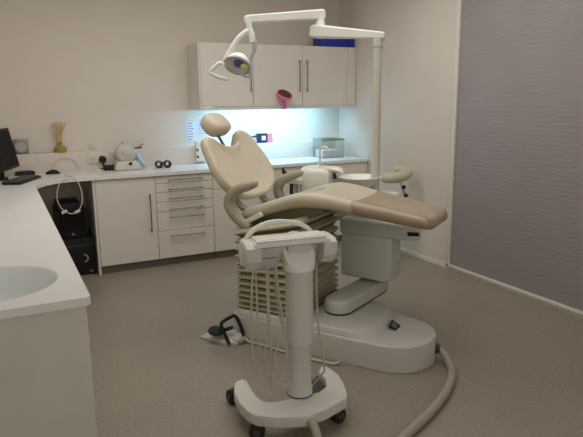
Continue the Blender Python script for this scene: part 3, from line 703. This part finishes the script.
MB().lathe([(.062, .138), (.062, .143), (.055, .145), (.055, .40), (.057, .404), (.066, .408), (.066, .775), (.0, .775)], seg=36, c=(CX, CY, 0)).build('column', M['cart'], ct)
MB().lathe([(.0, .1375), (.065, .1375), (.065, .1425), (.0, .1425)], seg=36, c=(CX, CY, 0)).build('column_gasket', M['dark_grey'], ct)
# slanted cap that carries the head
def ring(r, f, y0=CY): return [Vector((CX-.004+r*math.cos(2*PI*j/36), y0-.008+r*math.sin(2*PI*j/36), f(math.sin(2*PI*j/36)))) for j in range(36)]
MB().rings([ring(.071, lambda q: .770), ring(.075, lambda q: .774), ring(.077, lambda q: .783+.076*(q+1)), ring(.0755, lambda q: .785+.076*(q+1))]).build('column_cap', M['cap'], ct, ang=24)
MB().box(CX-.06, CX+.055, .0, .08, .80, .905, bev=.015).build('head_bracket', M['cart'], ct)
hx0, hx1 = -.185, .165
sh = []
for x, k in ((hx0-.01, .6), (hx0, .92), (hx0+.02, 1), (0, 1), (hx1-.02, 1), (hx1, .92), (hx1+.01, .6)):
    prof = [(-.06, .908), (-.055, .922), (-.04, .929), (.05, .935), (.085, .926), (.095, .90), (.088, .85), (.075, .81), (.045, .81), (.03, .84), (.015, .885), (-.045, .90)]
    sh.append([Vector((x, .01+(y-.01)*(.93+.07*k), .89+(z-.89)*k)) for y, z in prof])
MB().rings(sh).build('head_shell', M['cart'], ct, ang=40)
for x, s_ in ((hx0-.004, -1), (hx1+.004, 1)):
    pr = [(-.062, .905), (-.03, .925), (.07, .928), (.10, .90), (.095, .83), (.05, .80), (-.02, .80), (-.06, .845)]
    mb = MB(); mb.rings([[Vector((x+s_*dx, .02+(y-.02)*k, .865+(z-.865)*k)) for y, z in pr] for dx, k in ((-.03, .95), (-.005, 1), (.02, 1), (.036, .9), (.042, .75))])
    mb.build('head_end_cap', M['cart'], ct, ang=30)
mx = Matrix.Translation((-.012, -.005, .931)) @ Matrix.Rotation(R(3), 4, 'X')
BX(-.165, .165, -.045, .055, -.004, .006, bev=.004, mx=mx).build('tray_top', M['white'], ct)
BX(-.15, .15, -.034, .045, .006, .008, bev=.001, seg=1, mx=mx).build('tray_mat', M['frame_white'], ct)
TB([(-.222, .03, .81), (-.226, .04, .86), (-.205, .055, .92), (-.145, .065, .972), (-.06, .07, .992), (.04, .07, .98), (.095, .068, .955), (.12, .066, .93)], .0115, seg=12).build('handle_arch', M['white'], ct)
BX(-.19, -.06, .01, .08, .785, .835, bev=.012).build('hose_box', M['cart_grey'], ct)
for x, y, az in ((-.205, -.075, 70), (.205, -.075, 115), (-.238, .28, 18), (.25, .26, 15)):
    c = MB(); mx = Matrix.Rotation(R(az), 4, 'Z') @ Matrix.Rotation(R(90), 4, 'Y')
    c.lathe([(.0, -.024), (.03, -.024), (.0375, -.017), (.0375, -.004), (.03, 0), (.0375, .004), (.0375, .017), (.03, .024), (0, .024)], seg=20, c=(x, y, .038), mx=mx)
    w_ = c.build('castor', M['black_rubber'], ct)
    MB().lathe([(.0, -.0255), (.018, -.0255), (.018, .0255), (.0, .0255)], seg=14, c=(x, y, .038), mx=mx).build('hub', M['dark_grey'], w_)
    MB().lathe([(.0, .0), (.014, .0), (.014, .04), (.0, .04)], seg=12, c=(x*.97, y*.93, .05)).build('castor_stem', M['dark_grey'], w_)
for pts in (
    [(-.18, .0, .81), (-.198, -.02, .72), (-.206, -.03, .58), (-.207, -.03, .446), (-.20, -.03, .36), (-.182, -.03, .293)],
    [(-.12, .01, .80), (-.124, -.01, .66), (-.129, -.025, .508), (-.142, -.03, .42), (-.147, -.03, .363), (-.138, -.03, .27), (-.12, -.03, .206), (-.11, -.02, .26), (-.108, .0, .40), (-.105, .03, .6), (-.1, .04, .80)],
    [(-.075, .01, .80), (-.06, .0, .62), (-.047, -.02, .496), (-.085, -.03, .42), (-.10, -.03, .36), (-.092, -.03, .29), (-.075, -.03, .249), (-.05, -.02, .30), (-.036, -.02, .36), (-.04, .0, .46), (-.06, .04, .6), (-.07, .05, .80)],
    [(-.16, .05, .80), (-.16, .03, .55), (-.155, .02, .40), (-.12, .0, .26), (-.051, -.02, .214), (-.026, -.025, .22)]):
    TB(pts, .0048, seg=8, n=5).build('handpiece_hose', M['hose_grey'], ct)
TB([(.14, .05, .82), (.135, .03, .6), (.135, .0, .45), (.15, -.01, .33), (.158, -.01, .25), (.14, .02, .20), (.12, .06, .135), (.12, .07, .12)], .0048, seg=8, n=5).build('handpiece_hose', M['hose_grey'], ct)
MB().lathe([(.026, 0), (.028, .008), (.02, .012), (.0, .012)], seg=16, c=(.015, -.179, .104), mx=Matrix.Rotation(R(90), 4, 'X')).build('hose_port', M['cart'], ct)
o = TB([(.425, -3.756, .104), (.424, -3.785, .10), (.42, -3.82, .078), (.412, -3.87, .038), (.40, -3.94, .024), (.36, -4.1, .024), (.2, -4.5, .024)], .021, seg=12).build('cart_hose', M['hose'])
tag(o, 'thick cream hose leaving the front of the instrument cart base', 'hose')

# ---------------------------------------------------------------- foot control
ft = thing('foot_control', 'white foot pedal with black bail handle and black round lever on the floor', 'foot pedal', (.50, -2.45, 0))
pl = [(.345, -2.365), (.46, -2.57), (.52, -2.60), (.575, -2.56), (.565, -2.46), (.53, -2.37), (.45, -2.345)]
mb = MB(); mb.rings([[Vector((x, y, .001)) for x, y in pl], [Vector((x, y, .012 if i == 0 else .02)) for i, (x, y) in enumerate(pl)],
    [Vector((.53+(x-.53)*.9, -2.46+(y+2.46)*.88, .018 if i == 0 else (.05 if i > 2 else .03))) for i, (x, y) in enumerate(pl)]])
mb.build('pedal_base', M['base_white'], ft, world=True)
MB().lathe([(.0, .02), (.052, .02), (.054, .03), (.054, .042), (.046, .048), (.03, .045), (.0, .046)], seg=24, c=(.545, -2.545, -.012)).build('pedal_pad', M['hose'], ft, world=True)
TB([(.472, -2.585, .012), (.462, -2.545, .06), (.452, -2.50, .115), (.468, -2.488, .135), (.53, -2.50, .165), (.548, -2.51, .162), (.570, -2.53, .11), (.585, -2.545, .04)], .0115, seg=10, n=4).build('bail_handle', M['black'], ft, world=True)
MB().lathe([(.0, 0), (.05, 0), (.054, .006), (.05, .016), (.0, .02)], seg=24, c=(.425, -2.47, .066), mx=Matrix.Rotation(R(10), 4, 'X')).build('lever_disc', M['black'], ft, world=True)
TB([(.44, -2.48, .075), (.49, -2.51, .088), (.525, -2.52, .098)], [.016, .014, .012]).build('lever_arm', M['black'], ft, world=True)
o = TB([(.585, -2.575, .03), (.60, -2.605, .012), (.645, -2.665, .010), (.73, -2.825, .010), (.80, -2.95, .010), (.865, -3.055, .010), (.92, -3.125, .010), (.955, -3.14, .02)], .009, seg=8).build('pedal_cord', M['hose_grey'])
tag(o, 'thin grey cord running from the foot pedal along the chair base', 'cord')

# ---------------------------------------------------------------- operator stool
SX, SY = 2.42, -1.43
st = thing('operator_stool', 'dentist stool with tan curved arm pad behind the foot of the chair', 'stool', (SX, SY, 0))
for i in range(5):
    a_ = R(-62.7+72*i); x, y = .205*math.cos(a_), .205*math.sin(a_)
    lg = TB([(0, 0, .11), (x*.5, y*.5, .095), (x, y, .078)], [.026, .022, .016], seg=10).build('base_leg', M['steel'], st)
    mx = Matrix.Rotation(a_+.6, 4, 'Z') @ Matrix.Rotation(R(90), 4, 'X')
    c = MB(); c.lathe([(0, -.02), (.024, -.02), (.03, -.013), (.03, .013), (.024, .02), (0, .02)], seg=16, c=(x, y, .031), mx=mx)
    c.build('castor', M['black_rubber'], lg)
    TB([(x, y, .03), (x, y, .08)], .010, seg=8, spline=False).build('castor_stem', M['dark_grey'], lg)
MB().lathe([(.0, .085), (.04, .085), (.04, .12), (.028, .125), (.028, .32), (.018, .325), (.018, .43), (0, .43)], seg=18).build('gas_column', M['chrome'], st)
MB().lathe([(.0, .425), (.14, .425), (.175, .435), (.185, .455), (.18, .475), (.15, .487), (.0, .485)], seg=32).build('seat', M['vinyl'], st)
TB([(.06, -.03, .42), (.22, -.08, .41), (.25, -.09, .45), (.215, -.135, .60), (.18, -.14, .72), (.16, -.11, .80)], .014, seg=10).build('pad_stem', M['chrome'], st)
for z_, xx in ((.735, .175), (.655, .20)):
    MB().lathe([(0, 0), (.017, 0), (.019, .012), (.014, .026), (0, .028)], seg=12, c=(xx, -.15, z_), mx=Matrix.Rotation(R(90), 4, 'X')).build('knob', M['black'], st)
PD = [(x+.08, y-.04, z) for x, y, z in ((-.035, .02, .815), (-.02, -.005, .815), (.06, -.045, .82), (.14, -.06, .833), (.205, -.02, .852), (.215, .06, .868), (.17, .12, .873))]
TB(PD, [.036, .050, .053, .053, .052, .05, .035], seg=14).build('arm_pad', M['vinyl_rim'], st)

for o in scn.objects:
    if o.parent is None and o.get('category'):
        g = {'base_cabinet': 'base cabinets along the back wall', 'drawer_cabinet': 'base cabinets along the back wall', 'wall_cabinet': 'wall cabinets over the worktop',
             'computer_tower': 'computers stacked in the knee space', 'paper_notice': 'notices on the back wall'}.get(o.name.split('.')[0])
        if g: o['group'] = g

# ---------------------------------------------------------------- lights
def area(name, loc, rot, size, power, col, sy=None):
    d = bpy.data.lights.new(name, 'AREA'); d.energy = power; d.color = col; d.size = size
    if sy: d.shape = 'RECTANGLE'; d.size_y = sy
    o = bpy.data.objects.new(name, d); COL.objects.link(o); o.location = loc; o.rotation_euler = rot; return o
area('ceiling_light', (.9, -2.6, 2.73), (0, 0, 0), 3.0, 36, (1, .975, .925), 2.2)
area('ceiling_light', (.6, -1.5, 2.73), (R(14), 0, 0), 2.6, 11, (1, .965, .905), .5)
area('rear_fill_light', (.6, -7.4, 1.7), (R(80), 0, 0), 2.6, 27, (1, .975, .93), 1.6)  # added fill lamp behind the camera; there is no window on that wall
area('under_cabinet_lamp', (1.88, -.28, 1.447), (R(30), 0, 0), 1.25, 13, (.33, .70, 1), .05)
w = bpy.data.worlds.new('world'); scn.world = w; w.use_nodes = True
w.node_tree.nodes['Background'].inputs['Color'].default_value = (.10, .11, .14, 1)
w.node_tree.nodes['Background'].inputs['Strength'].default_value = 1.0

# ---------------------------------------------------------------- camera
f_, p_, yaw, roll = 578.485, .20460, .46577, -.010804
cyw, syw = math.cos(yaw), math.sin(yaw)
fw = Vector((syw*math.cos(p_), cyw*math.cos(p_), -math.sin(p_))); r_ = Vector((cyw, -syw, 0)); u_ = r_.cross(fw)
r2 = r_*math.cos(roll)+u_*math.sin(roll); u2 = -r_*math.sin(roll)+u_*math.cos(roll)
cam = bpy.data.cameras.new('camera'); cam.sensor_width = 36; cam.lens = f_/583*36; cam.clip_start = .05
co = bpy.data.objects.new('camera', cam); COL.objects.link(co)
mw = Matrix(((r2.x, u2.x, -fw.x, -.72003), (r2.y, u2.y, -fw.y, -5.85883), (r2.z, u2.z, -fw.z, 1.54998), (0, 0, 0, 1)))
co.matrix_world = mw
scn.camera = co
scn.view_settings.view_transform = 'Standard'
scn.view_settings.look = 'None'
scn.view_settings.exposure = 0
